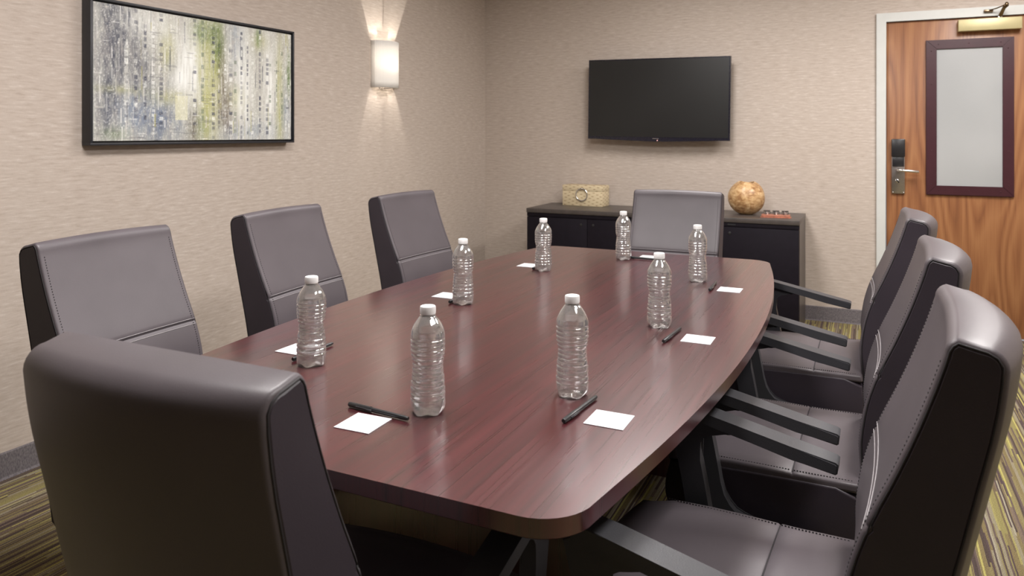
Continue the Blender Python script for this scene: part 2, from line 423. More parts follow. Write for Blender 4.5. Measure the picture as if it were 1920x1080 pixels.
# lock set
lk = bpy.data.objects.new('lock_plate', None)
lp = dbox('lock_plate', .133, .210, ys-.018, ys, .884, 1.235, M['steel'], bev=.003)
lr = dbox('card_reader', .1315, .2115, ys-.040, ys-.016, 1.125, 1.242, M['pen'], lp, bev=.006)
dbox('reader_cover', .137, .206, ys-.032, ys-.016, 1.062, 1.127, M['pen'], lp, bev=.004)
bm = bmesh.new()
add_tube(bm, [(.172-DX0, -.014, 1.040), (.172-DX0, -.060, 1.040), (.178-DX0, -.066, 1.040), (.20-DX0, -.068, 1.038), (.278-DX0, -.066, 1.032), (.283-DX0, -.060, 1.032)], .008, 12, rad=[.013, .011, .010, .009, .009, .009])
obj('lever_handle', bm, M['steel_bright'], lp, angle=50)
bm = bmesh.new(); add_lathe(bm, [(.011, 0), (.011, .008), (.007, .010)], 16)
bmesh.ops.rotate(bm, verts=bm.verts, cent=(0, 0, 0), matrix=Matrix.Rotation(PI/2, 3, 'X')); bmesh.ops.translate(bm, verts=bm.verts, vec=(.165-DX0, -.014, .968))
bm2 = bmesh.new(); add_box(bm2, -.004, .004, -.036, -.022, -.013, .013, .002)
bmesh.ops.rotate(bm2, verts=bm2.verts, cent=(0, 0, 0), matrix=Matrix.Rotation(-.6, 3, 'Y')); bmesh.ops.translate(bm2, verts=bm2.verts, vec=(.168-DX0, 0, .968))
obj('lock_rosette', bm, M['steel_bright'], lp, angle=50); obj('thumb_turn', bm2, M['pen'], lp, angle=50)
for xx in (.141, .202):
    bm = bmesh.new(); bmesh.ops.create_uvsphere(bm, u_segments=10, v_segments=6, radius=.004, matrix=Matrix.Translation((xx-DX0, -.015, .893))); obj('screw', bm, M['steel_bright'], lp, smooth=True)
# closer
cl = thing('door_closer', 'brass-coloured door closer box with bronze arm across the top of the wooden door', 'door closer', (.507, ys, 1.92))
box('closer_body', 0, .336, -.062, 0, 0, .073, M['brass'], cl, bev=.003)
ax = box('closer_spindle', .212, .236, -.045, -.021, .0735, .083, M['steel_bright'], cl, bev=.002)
bm = bmesh.new(); add_tube(bm, [(.224, -.033, .080), (.226, -.045, .092), (.238, -.10, .128), (.246, -.13, .137)], .008, 10, rad=[.010, .011, .010, .012])
obj('closer_arm', bm, M['bronze'], cl, smooth=True)
bm = bmesh.new(); add_tube(bm, [(.246, -.13, .143), (.20, -.075, .128), (.155, -.035, .122)], .004, 8); 
bmesh.ops.create_uvsphere(bm, u_segments=12, v_segments=8, radius=.011, matrix=Matrix.Translation((.246, -.13, .142)) @ Matrix.Diagonal((1, 1, 1.3, 1)))
obj('closer_rod', bm, M['bronze'], cl, smooth=True)
bm = bmesh.new(); add_box(bm, .138, .188, -.048, -.024, .112, .129, .004); obj('arm_shoe', bm, M['bronze'], cl, angle=40)

# ------------------------------------------------------------------ ceiling lights
for i, (lx, ly, lp_, sx, sy) in enumerate(LIGHTS):
    t = thing('ceiling_light', ['recessed ceiling light panel over the far half of the table', 'recessed ceiling light panel near the door',
        'recessed ceiling light panel over the near end of the table', 'recessed ceiling light panel above the right-hand chairs'][i], 'ceiling light', (lx, ly, CEIL), 0, 'recessed ceiling light panels')
    bm = bmesh.new()
    for a in (-1, 1):
        add_box(bm, a*sx/2-.012, a*sx/2+.012, -sy/2-.012, sy/2+.012, -.02, 0, 0); add_box(bm, -sx/2+.012, sx/2-.012, a*sy/2-.012, a*sy/2+.012, -.02, 0, 0)
    obj('light_frame', bm, M['white_paint'], t)
    box('light_diffuser', -sx/2+.013, sx/2-.013, -sy/2+.013, sy/2-.013, -.012, -.002, M['diffuser'], t)

# ------------------------------------------------------------------ framed art on left wall
def make_art():
    y0, y1, z0, z1, d = 1.975, 3.157, 1.228, 1.832, .055
    t = thing('framed_artwork', 'wide abstract painting of pale grey, white and yellow-green streaks in a black float frame', 'picture', (XL, y0, z0))
    H = z1-z0; L = y1-y0
    for k, (a0, a1, b0, b1) in enumerate(((0, L, 0, .010), (0, L, H-.010, H), (0, .010, .010, H-.010), (L-.010, L, .010, H-.010))):
        box('frame_rail', 0.002, d, a0, a1, b0, b1, M['frame_black'], t, bev=.001)
    box('backing_board', .004, .030, .010, L-.010, .010, H-.010, M['frame_black'], t)
    # printed canvas: colour attribute on a fine grid
    nu, nv = 440, 226
    cy0, cy1, cz0, cz1 = .018, L-.018, .018, H-.018
    rng = np.random.RandomState(11)
    U, V = np.meshgrid(np.linspace(0, 1, nu), np.linspace(0, 1, nv))   # V up
    def vn(nx, ny, seed):
        r = np.random.RandomState(seed).rand(ny+2, nx+2)
        x = U*nx; y = V*ny; xi = x.astype(int); yi = y.astype(int); fx = x-xi; fy = y-yi
        fx = fx*fx*(3-2*fx); fy = fy*fy*(3-2*fy)
        return (r[yi, xi]*(1-fx)+r[yi, xi+1]*fx)*(1-fy)+(r[yi+1, xi]*(1-fx)+r[yi+1, xi+1]*fx)*fy
    def g(u, v, su, sv): return np.exp(-((U-u)/su)**2-((V-v)/sv)**2)
    def mixc(A, c, m): m = np.clip(m, 0, 1)[..., None]; return A*(1-m)+np.array(c)*m
    brush = .5*vn(90, 14, 1)+.5*vn(220, 40, 2); fine = vn(300, 110, 3); vert = vn(130, 6, 4); hor = vn(12, 110, 5)
    A = np.ones((nv, nu, 3))*np.array((.74, .74, .70)); A *= (.90+.16*fine)[..., None]
    A = mixc(A, (.60, .58, .56), (vert-.45)*1.2)
    # broad tone patches
    dark = 1.1*g(.09, .80, .075, .42)+.55*g(.20, .55, .06, .28)+.8*g(.05, .25, .05, .30)+.55*g(.28, .14, .10, .22)+.45*g(.32, .55, .03, .12)
    A = mixc(A, (.17, .18, .23), dark*(.35+1.0*(brush-.25)))
    blue = .9*g(.18, .22, .10, .16)+.7*g(.30, .15, .09, .16)+.7*g(.66, .86, .045, .22)+.6*g(.80, .08, .12, .09)+.7*g(.96, .30, .04, .25)+.5*g(.62, .05, .10, .08)
    A = mixc(A, (.36, .42, .52), blue*(.2+1.1*(brush-.2)))
    yel = .85*g(.50, .40, .045, .55)+.55*g(.47, .75, .05, .25)+.75*g(.555, .60, .03, .45)+.6*g(.31, .72, .035, .16)+.5*g(.33, .34, .09, .06)+.9*g(.925, .42, .022, .45)+.55*g(.66, .36, .05, .10)+.5*g(.80, .88, .05, .08)+.4*g(.10, .38, .10, .03)
    A = mixc(A, (.64, .64, .36), yel*(.25+1.1*(.6*vert+.4*brush)))
    A = mixc(A, (.24, .34, .12), (.8*g(.48, .90, .05, .10)+.8*g(.56, .82, .03, .20)+.8*g(.79, .93, .015, .08)+.9*g(.985, .62, .012, .18)+.3*g(.46, .12, .05, .12)+.35*g(.08, .05, .05, .05))*(.2+1.2*brush))
    A = mixc(A, (.20, .15, .12), (.7*g(.60, .25, .035, .20)+.6*g(.43, .12, .03, .15)+.4*g(.58, .55, .02, .3))*(.1+1.2*brush))
    A = mixc(A, (.84, .83, .66), .8*((U > .345) & (U < .405) & (V > .16) & (V < .36))*(.75+.25*fine))
    A = mixc(A, (.93, .94, .92), (1.0*g(.42, .60, .07, .30)+.9*g(.70, .50, .045, .45)+.9*g(.86, .45, .035, .45)+.6*g(.22, .90, .10, .12)+.5*g(.36, .50, .05, .08))*(.35+.9*vn(150, 9, 8)))
    # rows of little windows
    cols = [(.535, .018), (.565, .014), (.63, .02), (.655, .018), (.69, .012), (.755, .014), (.80, .012), (.845, .020), (.862, .018), (.905, .009), (.94, .012), (.965, .014), (.985, .010), (.48, .016), (.44, .02), (.60, .014), (.245, .018), (.28, .02), (.13, .02), (.17, .018), (.21, .015), (.725, .012)]
    for cu, wu in cols:
        n = rng.randint(16, 30); vs = (np.arange(n)+.5)/n
        seg0 = rng.rand()*.2; seg1 = .7+rng.rand()*.4; tone = rng.choice([0, 1, 2], p=[.6, .2, .2])
        for v in vs:
            if rng.rand() < .22 or v < seg0*.5 or v > seg1: continue
            c = [(.16, .17, .23), (.93, .94, .92), (.32, .37, .30)][tone if rng.rand() < .8 else 1]
            wv = .34/n; m = (abs(U-cu) < wu*.42)*(abs(V-v) < wv)*(.15+.75*rng.rand())*(.5+.6*fine); A = mixc(A, c, m)
    # scratchy strokes
    for k in range(260):
        cu, cv = rng.rand(), rng.rand(); vertl = rng.rand() < .78
        su, sv = ((.0012+.0015*rng.rand()), .02+.08*rng.rand()) if vertl else (.004+.014*rng.rand(), .003+.003*rng.rand())
        c = [(.95, .95, .93), (.25, .26, .30), (.62, .60, .30), (.80, .78, .74)][rng.choice(4, p=[.45, .25, .1, .2])]
        m = ((abs(U-cu) < su) & (abs(V-cv) < sv))*(.25+.5*rng.rand())*(.4+.8*brush); A = mixc(A, c, m)
    A = mixc(A, (.95, .95, .94), (fine > .80)*.35); A = mixc(A, (.28, .28, .30), (hor < .14)*.28*(U < .55))
    A = np.clip(A, 0.02, .95)**1.75
    co = np.zeros((nv, nu, 3)); co[..., 0] = d-.008+.0006*(fine-.5); co[..., 1] = cy0+(cy1-cy0)*U; co[..., 2] = cz0+(cz1-cz0)*V
    idx = np.arange(nu*nv).reshape(nv, nu)
    f = np.stack([idx[:-1, :-1], idx[:-1, 1:], idx[1:, 1:], idx[1:, :-1]], -1).reshape(-1, 4)
    me = bpy.data.meshes.new('canvas_print'); me.from_pydata(co.reshape(-1, 3).tolist(), [], f.tolist())
    ca = me.color_attributes.new('paint', 'FLOAT_COLOR', 'POINT')
    ca.data.foreach_set('color', np.concatenate([A.reshape(-1, 3), np.ones((nu*nv, 1))], 1).astype(np.float32).ravel())
    q = NT('canvas_paint'); at = q.new('ShaderNodeAttribute', attribute_name='paint'); q.base(at.outputs['Color']); q.set(Roughness=.55)
    q.bump(q.noise(q.coord(), 500, 2), .15, .0005)
    link_mesh('canvas_print', me, q.m, t)
    box('canvas_body', .031, d-.0095, cy0, cy1, cz0, cz1, M['cap_white'], t)
make_art()

# ------------------------------------------------------------------ wall sconce
sc = thing('wall_sconce', 'lit wall sconce with bowed white linen shade beside the painting', 'wall lamp', (XL, 4.05, 1.575))
SH, SW, SD = .302, .131, .098
bm = bmesh.new(); pts = []
n = 20
for k in range(n+1):
    a = -PI/2+PI*k/n; pts.append((.022+(SD-.022)*math.cos(a)**.8 if math.cos(a) > 1e-6 else .022, SW*math.sin(a)*1.0))
pts = [(.003+ (SD-.003)*(1-(2*k/n-1)**2)**.62, SW*(2*k/n-1)) for k in range(n+1)]
inn = [(max(p[0]-.0025, .0028), p[1]*(1-.0025/SW)) for p in pts]
for z0_, z1_ in ((0, SH),):
    ring = [[bm.verts.new((p[0], p[1], z)) for p in pts] for z in np.linspace(z0_, z1_, 9)]
    ring2 = [[bm.verts.new((p[0], p[1], z)) for p in inn] for z in np.linspace(z0_, z1_, 9)]
    for R_, fl in ((ring, 0), (ring2, 1)):
        for a, b in zip(R_, R_[1:]):
            for k in range(n): bm.faces.new((a[k], a[k+1], b[k+1], b[k]))
    for k in range(n):
        bm.faces.new((ring[0][k], ring2[0][k], ring2[0][k+1], ring[0][k+1])); bm.faces.new((ring[-1][k], ring[-1][k+1], ring2[-1][k+1], ring2[-1][k]))
    for k in (0, n):
        for a in range(8): bm.faces.new((ring[a][k], ring[a+1][k], ring2[a+1][k], ring2[a][k]))
obj('lamp_shade', bm, M['shade'], sc, smooth=True)
box('back_plate', 0, .010, -.122, .122, .012, SH-.012, M['steel_bright'], sc, bev=.001)
box('socket', .010, .035, -.012, .012, .105, .135, M['cap_white'], sc, bev=.003)
bm = bmesh.new(); bmesh.ops.create_uvsphere(bm, u_segments=16, v_segments=10, radius=.010, matrix=Matrix.Translation((.030, .0, .15)) @ Matrix.Diagonal((1, 1, 1.2, 1)))
obj('bulb', bm, M['bulb'], sc, smooth=True)
for z in (-.004, SH):
    bm = bmesh.new(); add_box(bm, .008, SD-.02, -.004, .004, z, z+.004); add_box(bm, .008, .012, -.05, .05, z, z+.004)
    obj('shade_bracket', bm, M['steel'], sc)
bl = bpy.data.lights.new('sconce_bulb', 'POINT'); bl.energy = 5.0; bl.color = (1, .93, .82); bl.shadow_soft_size = .012
o = bpy.data.objects.new('sconce_bulb', bl); C.objects.link(o); o.location = (XL+.055, 4.09, 1.575+.16); bl.energy = 3.6
for dz, en, rx in ((.06, 46, PI), (.25, 18, 0)):
    l2 = bpy.data.lights.new('sconce_beam', 'SPOT'); l2.energy = en; l2.color = (1, .95, .86); l2.spot_size = 1.9; l2.spot_blend = .5; l2.shadow_soft_size = .01
    o = bpy.data.objects.new('sconce_beam', l2); C.objects.link(o); o.location = (XL+.05, 4.04, 1.575+dz); o.rotation_euler = (rx, 0, 0)

# ------------------------------------------------------------------ television
tv = thing('television', 'black flat-screen television mounted on the back wall above the credenza', 'television', (-1.405, YB, 1.53))
tv.rotation_euler = (0, math.radians(.75), 0)
TW, TT, TB = .526, .300, -.296
box('wall_mount', -.22, .22, -.055, 0, -.14, .14, M['metal_black'], tv, bev=.004)
bm = bmesh.new(); add_prism(bm, [(-.40, -.262), (.40, -.262), (.40, .22), (.30, .25), (-.30, .25), (-.40, .22)], 'y', -.085, -.055); obj('rear_housing', bm, M['metal_black'], tv)
bot = [(TW*(1-2*k/20), TB-.014*max(0, 1-abs(1-2*k/20)*1.15)**.8-.002) for k in range(21)]
bm = bmesh.new(); add_prism(bm, bot+[(-TW, TT), (TW, TT)], 'y', -.120, -.085)
bmesh.ops.bevel(bm, geom=[e for e in bm.edges if all(v.co.y < -.119 for v in e.verts)], offset=.002, segments=2, affect='EDGES')
obj('television_bezel', bm, M['tv_bezel'], tv, angle=40)
box('screen', -TW+.010, TW-.010, -.1212, -.118, TB+.018, TT-.009, M['screen'], tv)
box('brand_plate', -.026, .020, -.1215, -.119, TB+.004, TB+.0085, M['steel'], tv)
bm = bmesh.new(); bmesh.ops.create_uvsphere(bm, u_segments=8, v_segments=6, radius=.0028, matrix=Matrix.Translation((.010, -.1205, TB-.007)))
q = NT('standby_led'); q.base((.6, .1, .1)); q.set(Emission_Strength=2.5); q.b.inputs['Emission Color'].default_value = (1, .55, .5, 1)
obj('standby_light', bm, q.m, tv, smooth=True)

# ------------------------------------------------------------------ credenza
CX0, CX1, CY0, CY1, CZ = -2.272, -.392, 4.985, 5.478, .73
cr = thing('credenza', 'long low espresso-brown credenza with four plain doors against the back wall', 'cabinet', ((CX0+CX1)/2, (CY0+CY1)/2, 0))
cw = (CX1-CX0)/2; cd = (CY1-CY0)/2
box('cabinet_top', -cw, cw, -cd, cd, CZ-.030, CZ, M['espresso_top'], cr, bev=.0015)
box('side_panel', -cw+.002, -cw+.022, -cd+.024, cd-.002, 0, CZ-.030, M['espresso_top'], cr)
box('side_panel', cw-.022, cw-.002, -cd+.024, cd-.002, 0, CZ-.030, M['espresso_top'], cr)
box('cabinet_body', -cw+.022, cw-.022, -cd+.030, cd-.004, .05, CZ-.031, M['espresso'], cr)
box('plinth', -cw+.022, cw-.022, -cd+.06, cd-.01, 0, .05, M['espresso'], cr)
box('top_rail', -cw+.003, cw-.003, -cd+.006, -cd+.029, CZ-.058, CZ-.031, M['espresso'], cr, bev=.001)
dw = (2*cw-.006)/4
for k in range(4):
    a = -cw+.003+k*dw
    d_ = box('cabinet_door', a+.0015, a+dw-.0015, -cd+.004, -cd+.023, .055, CZ-.061, M['espresso'], cr, bev=.0015)
    bm = bmesh.new(); add_lathe(bm, [(.009, 0), (.009, .003), (.006, .004)], 12)
    bmesh.ops.rotate(bm, verts=bm.verts, cent=(0, 0, 0), matrix=Matrix.Rotation(PI/2, 3, 'X')); bmesh.ops.translate(bm, verts=bm.verts, vec=((a+.045) if k % 2 else (a+dw-.045), -cd+.004, CZ-.10))
    obj('door_lock', bm, M['metal_black'], d_, angle=40)
box('name_plate', cw-.44, cw-.39, -cd+.004, -cd+.0065, CZ-.049, CZ-.040, M['metal_black'], cr)
# carved box
bx = thing('decorative_box', 'cream carved box with a metal ring on its front, on the credenza', 'box', (-1.949, 5.408, CZ), -math.radians(8.3))
bx.rotation_euler = (0, 0, -.075); bx.location = (-1.950, 5.372, CZ+.0005)
box('box_body', -.163, .163, -.068, .068, 0, .112, M['carved'], bx, bev=.002)
box('box_lid', -.164, .164, -.069, .069, .1125, .156, M['carved'], bx, bev=.002)
bm = bmesh.new(); add_tube(bm, [(.046*math.cos(a), -.076, .086+.046*math.sin(a)) for a in np.linspace(0, 2*PI, 36, endpoint=False)], .0048, 8, closed=True)
obj('ring_pull', bm, M['chrome'], bx, smooth=True)
bm = bmesh.new(); add_tube(bm, [(0, -.068, .132), (0, -.080, .132)], .005, 8); obj('ring_staple', bm, M['chrome'], bx, smooth=True)
# burl bowl
bo = thing('burl_wood_vase', 'round mottled burl-wood vase with an open top, right end of the credenza', 'vase', (-.752, 5.255, CZ+.0005))
R_ = .119; prof = []
for k in range(26):
    ph = -1.22+(1.22+1.08)*k/25; prof.append((R_*math.cos(ph), .112+R_*math.sin(ph)))
prof = [(.0, .0005), (.030, 0)]+prof
rim = prof[-1]; inner = [(rim[0]-.006, rim[1]+.001), (rim[0]-.010, rim[1]-.006), (.075, .19), (.098, .15), (.10, .11), (.08, .05), (.0, .02)]
def lump(r, z, a):
    k = 1+.018*math.sin(2*a+1)+.012*math.sin(5*a+z*30); return r*k, z+(.004*math.sin(3*a) if z > .15 else 0)
bm = bmesh.new(); add_lathe(bm, prof+inner, 40, mod=lump, close_bot=False, close_top=False)
obj('vase_body', bm, M['burl'], bo, smooth=True)
# copper holder
cp = thing('candle_holder', 'small copper block with three wire-rimmed glass cups, right of the burl vase', 'candle holder', (-.548, 5.128, CZ+.0005), .06)
box('copper_tray', -.088, .088, -.038, .038, 0, .019, M['copper'], cp, bev=.002)
box('tray_base', -.095, .095, -.045, .045, 0, .004, M['copper'], cp, bev=.001) 
for k in (-1, 0, 1):
    bm = bmesh.new(); add_tube(bm, [(k*.056+.020*math.cos(a), .020*math.sin(a), .042) for a in np.linspace(0, 2*PI, 20, endpoint=False)], .0022, 6, closed=True)
    for a in (.6, 2.5, 4.4): add_tube(bm, [(k*.056+.020*math.cos(a), .020*math.sin(a), .042), (k*.056+.024*math.cos(a), .024*math.sin(a), .030), (k*.056+.018*math.cos(a), .018*math.sin(a), .016)], .0018, 6)
    wr = obj('wire_ring', bm, M['metal_black'], cp, smooth=True)
    bm = bmesh.new(); add_lathe(bm, [(.012, .018), (.017, .024), (.0175, .043), (.016, .043), (.015, .026), (.010, .022)], 16); 
    bmesh.ops.translate(bm, verts=bm.verts, vec=(k*.056, 0, 0)); obj('glass_cup', bm, M['pet'], cp, smooth=True)

# ------------------------------------------------------------------ table
TX, TY0, TY1, TZ, TH = -.888, .945, 3.303, .74, .030
def halfw(y): return .622-.112*((y-2.10)/1.175)**2
pr = []
R0 = .085
right = []
ys_ = np.linspace(TY0+R0, TY1-R0, 36)
for y in ys_: right.append((halfw(y), y))
def arc(cx, cy, r, a0, a1, n=8): return [(cx+r*math.cos(a0+(a1-a0)*k/n), cy+r*math.sin(a0+(a1-a0)*k/n)) for k in range(n+1)]
hw0 = halfw(TY0+R0); hw1 = halfw(TY1-R0)
poly = arc(hw0-R0, TY0+R0, R0, -PI/2, -.06, 9)+right[1:-1]+arc(hw1-R0, TY1-R0, R0, .06, PI/2, 9)
poly = poly+[(-x, y) for x, y in reversed(poly)]
poly = [(x, y-2.12) for x, y in poly]
tb = thing('conference_table', 'boat-shaped mahogany conference table in the middle of the room', 'table', (TX, 2.12, 0))
bm = bmesh.new(); add_prism(bm, poly, 'z', TZ-TH, TZ)
bmesh.ops.bevel(bm, geom=[e for e in bm.edges if all(v.co.z > TZ-.001 for v in e.verts)], offset=.0035, segments=3, affect='EDGES')
bmesh.ops.bevel(bm, geom=[e for e in bm.edges if all(v.co.z < TZ-TH+.001 for v in e.verts)], offset=.002, segments=1, affect='EDGES')
obj('tabletop', bm, M['mahogany'], tb, angle=35)
box('table_base', -.34, .34, -.66, -.62, 0, TZ-TH, M['mahogany'], tb, bev=.002)
box('table_base', -.34, .34, .62, .66, 0, TZ-TH, M['mahogany'], tb, bev=.002)
box('modesty_panel', -.015, .015, -.62, .62, .12, TZ-TH, M['mahogany'], tb, bev=.002)

# ------------------------------------------------------------------ office chair
ZT = 1.0
FRONT = [(.28, .085), (.34, .105), (.40, .120), (.47, .131), (.55, .137), (.60, .133), (.66, .122), (.727, .100), (.80, .068), (.87, .040), (.93, .019), (.965, .008), (ZT, -.003)]
REAR = [(.28, .055), (.32, .048), (.38, .038), (.46, .027), (.56, .010), (.65, -.007), (.72, -.023), (.80, -.041), (.88, -.059), (.93, -.067), (.96, -.070), (ZT, -.074)]
YT = -.34
def back_loop():
    L = []; kinds = []
    zc = .722
    zs = [.325+(ZT-.022-.325)*k/44 for k in range(45)]+[zc-.006, zc-.003, zc, zc+.003, zc+.006]
    zs = sorted(zs)
    for z in zs:
        y = interp(FRONT, z)
        if abs(z-zc) < .0055: y -= .0035*(1-abs(z-zc)/.0055)
        L.append((YT+y, z)); kinds.append(0)
    # top rounding front
    yf = L[-1][0]; zf = L[-1][1]; rf = .024
    for k in range(1, 6):
        a = PI/2*k/6; L.append((yf-rf*(1-math.cos(a)), zf+rf*math.sin(a))); kinds.append(0)
    yr = YT+interp(REAR, ZT-.035)
    yt0 = L[-1][0]
    rr = .030; zr = ZT-.035
    for k in range(0, 7):
        a = PI/2*(1-k/6); L.append((yr+rr-rr*math.cos(a), zr+(rr)*math.sin(a)-.001)); kinds.append(min(1, .55+k*.08))
    for z in [zr-(zr-.335)*k/34 for k in range(1, 35)]:
        L.append((YT+interp(REAR, z), z)); kinds.append(1)
    # bottom rounding
    y0 = L[-1][0]; y1 = L[0][0]
    for k in range(1, 6):
        a = PI*k/6; L.append(((y0+y1)/2-(y1-y0)/2*math.cos(a), .330-.03*math.sin(a))); kinds.append(.5)
    return L, kinds
LOOP, KIND = back_loop()
BW, BR = .210, .007
def back_disp(i, x, p):
    t = max(0, 1-(x/BW)**2); k = KIND[i]
    f = max(0, min(1, (p[1]-.35)/.1))
    dz = .004*t if p[1] > ZT-.03 else 0
    return (-.034*t*k*f-.008*t*(1-k)*(1 if p[1] > .4 else 0), dz)
def make_chair():
    t = thing('office_chair', 'x', 'chair')
    bm = bmesh.new(); loft_profile(bm, LOOP, BW, BR, 14, 5, back_disp)
    back = obj('backrest', bm, M['leather'], t, angle=50)
    capl = offset_loop(LOOP, -BR-.001)
    inn1 = offset_loop(LOOP, -BR-.003); inn2 = offset_loop(LOOP, -BR-.008)
    for s in (-1, 1):
        bm = bmesh.new(); rr = []
        for lp_, x in ((capl, BW-.003), (capl, BW+.0002), (inn1, BW+.0018)):
            rr.append([bm.verts.new((s*x, a, b)) for a, b in lp_])
        m = len(capl)
        for a, b in zip(rr, rr[1:]):
            for i in range(m): bm.faces.new((a[i], a[(i+1) % m], b[(i+1) % m], b[i]))
        bm.faces.new(rr[-1]); bm.faces.new(rr[0][::-1])
        obj('side_panel', bm, M['leather_shaded'], back, angle=12)
        bm = bmesh.new(); add_tube(bm, [(s*(BW+.0002), a, b) for a, b in offset_loop(LOOP, -BR+.0005)][::2], .0016, 6, closed=True)
        obj('piping', bm, M['dark_thread'], back, smooth=True)
    # stitches: dots beside the side edges and double rows along the lumbar seam
    bm = bmesh.new()
    fr = [(p, n) for p, n, k in zip(LOOP, normals2d(LOOP), KIND) if k == 0 and p[1] < ZT-.03]
    acc = 0; prev = None
    for s in (-1, 1):
        z = .36
        while z < ZT-.03:
            y = YT+interp(FRONT, z); x = s*(BW-.014)
            add_box(bm, x-.0007, x+.0007, y-.0005+back_disp(0, x, (y, z))[0], y+.0010+back_disp(0, x, (y, z))[0], z-.0016, z+.0016)
            z += .0065
    obj('edge_stitching', bm, M['dark_thread'], back)['kind'] = 'stuff'
    bm = bmesh.new()
    for dz in (-.0075, .0075):
        z = .722+dz; pts = []
        for k in range(15):
            x = -(BW-BR)+2*(BW-BR)*k/14; y = YT+interp(FRONT, z); pts.append((x, y+.0006+back_disp(0, x, (y, z))[0], z))
        add_tube(bm, pts, .0009, 5)
    obj('lumbar_stitching', bm, M['thread'], back, smooth=True)['kind'] = 'stuff'
    # seat cushion
    sl = [(-.205, .478), (-.15, .477), (-.10, .476), (-.066, .4765), (-.062, .4735), (-.058, .4765), (0, .478), (.08, .478), (.15, .475), (.20, .467), (.236, .458), (.248, .458), (.252, .454), (.250, .450), (.235, .449), (.19, .451), (.08, .454), (-.1, .455), (-.205, .455), (-.212, .457), (-.214, .462), (-.212, .472)]
    bm = bmesh.new()
    loft_profile(bm, sl, .243, .007, 10, 4, lambda i, x, p: (-.02*(x/.243)**2 if p[0] > .15 else 0, (.006*(1-(x/.243)**2) if p[1] > .44 else 0)))
    seat = obj('seat', bm, M['leather'], t, angle=50)
    bm = bmesh.new(); add_tube(bm, [(-.232+.464*k/10, -.062, .4745+.006*(1-(-1+.2*k)**2)) for k in range(11)], .0014, 6); obj('seat_seam', bm, M['dark_thread'], seat, smooth=True)
    bm = bmesh.new()
    for s in (-1, 1):
        y = -.19
        while y < .17:
            if abs(y+.062) > .004: add_box(bm, s*.229-.0007, s*.229+.0007, y-.0016, y+.0016, .4770, .4795)
            y += .0065
    obj('seat_stitching', bm, M['dark_thread'], seat)['kind'] = 'stuff'
    bl_ = [(-.21, .464), (.0, .463), (.17, .459), (.240, .452), (.256, .425), (.262, .375), (.254, .345), (.230, .320), (.18, .308), (.05, .302), (-.12, .300), (-.19, .305), (-.215, .32), (-.218, .38)]
    bl_ = smooth_poly(bl_, 1)
    bm = bmesh.new(); loft_profile(bm, bl_, .246, .006, 8, 4, lambda i, x, p: (-.02*(x/.243)**2 if p[0] > .15 else 0, 0))
    obj('seat_underside', bm, M['leather_shaded'], t, angle=50)
    # arms
    for s in (-1, 1):
        bm = bmesh.new()
        P = [(-.169, .607), (-.167, .589), (-.163, .586), (-.08, .601), (.0, .620), (.10, .642), (.17, .656), (.194, .660), (.197, .676), (.190, .683), (.10, .666), (.0, .645), (-.08, .628), (-.164, .611)]
        add_prism(bm, P, 'x', s*.262 if s > 0 else -.315, .315 if s > 0 else -.262)
        bmesh.ops.bevel(bm, geom=[e for e in bm.edges if abs(e.verts[0].co.x-e.verts[1].co.x) < 1e-6], offset=.0035, segments=2, affect='EDGES')
        arm = obj('armrest', bm, M['plastic'], t, angle=40)
        bm = bmesh.new()
        P = [(.190, .655), (.172, .60), (.150, .50), (.138, .42), (.128, .36), (.100, .315), (.05, .300), (-.05, .298), (-.13, .305), (-.140, .34), (-.125, .362), (-.04, .362), (.03, .368), (.068, .385), (.088, .43), (.100, .50), (.115, .575), (.112, .605), (.085, .622), (.04, .623), (.04, .632), (.10, .645)]
        P = smooth_poly(P, 1)
        add_prism(bm, P, 'x', .272 if s > 0 else -.302, .302 if s > 0 else -.272)
        bmesh.ops.bevel(bm, geom=[e for e in bm.edges if abs(e.verts[0].co.x-e.verts[1].co.x) < 1e-6], offset=.003, segments=2, affect='EDGES')
        add_box(bm, .23 if s > 0 else -.272, .272 if s > 0 else -.23, -.10, .06, .318, .350)
        obj('arm_support', bm, M['plastic'], arm, angle=40)
    # mechanism + base
    box('tilt_mechanism', -.09, .09, -.12, .10, .262, .305, M['metal_black'], t, bev=.006)
    bm = bmesh.new(); add_prism(bm, smooth_poly([(-.10, .275), (-.20, .270), (-.262, .30), (-.280, .42), (-.292, .43), (-.284, .28), (-.24, .252), (-.10, .255)], 1), 'x', -.035, .035); obj('back_bracket', bm, M['metal_black'], t, angle=40)
    bm = bmesh.new(); add_lathe(bm, [(.014, .265), (.014, .20), (.026, .198), (.026, .09), (.034, .085), (.034, .06)][::-1], 20); obj('gas_column', bm, M['metal_black'], t, angle=40)
    for k in range(5):
        a = PI/2+k*2*PI/5+.25; e = Vector((math.cos(a), math.sin(a), 0))
        bm = bmesh.new(); add_tube(bm, [e*.022+Vector((0, 0, .088)), e*.12+Vector((0, 0, .082)), e*.22+Vector((0, 0, .070)), e*.285+Vector((0, 0, .064))], .02, 8, rad=[.026, .022, .017, .013])
        lg = obj('base_leg', bm, M['metal_black'], t, angle=50)
        bm = bmesh.new(); sd = Vector((-e.y, e.x, 0)); c0 = e*.288
        add_tube(bm, [c0+Vector((0, 0, .066)), c0+Vector((0, 0, .030))], .007, 8)
        for s in (-1, 1): add_tube(bm, [c0+sd*s*.010+Vector((0, 0, .027)), c0+sd*s*.026+Vector((0, 0, .027))], .027, 16)
        obj('caster', bm, M['metal_black'], lg, angle=50)
    return t
ch0 = make_chair()
R90 = PI/2
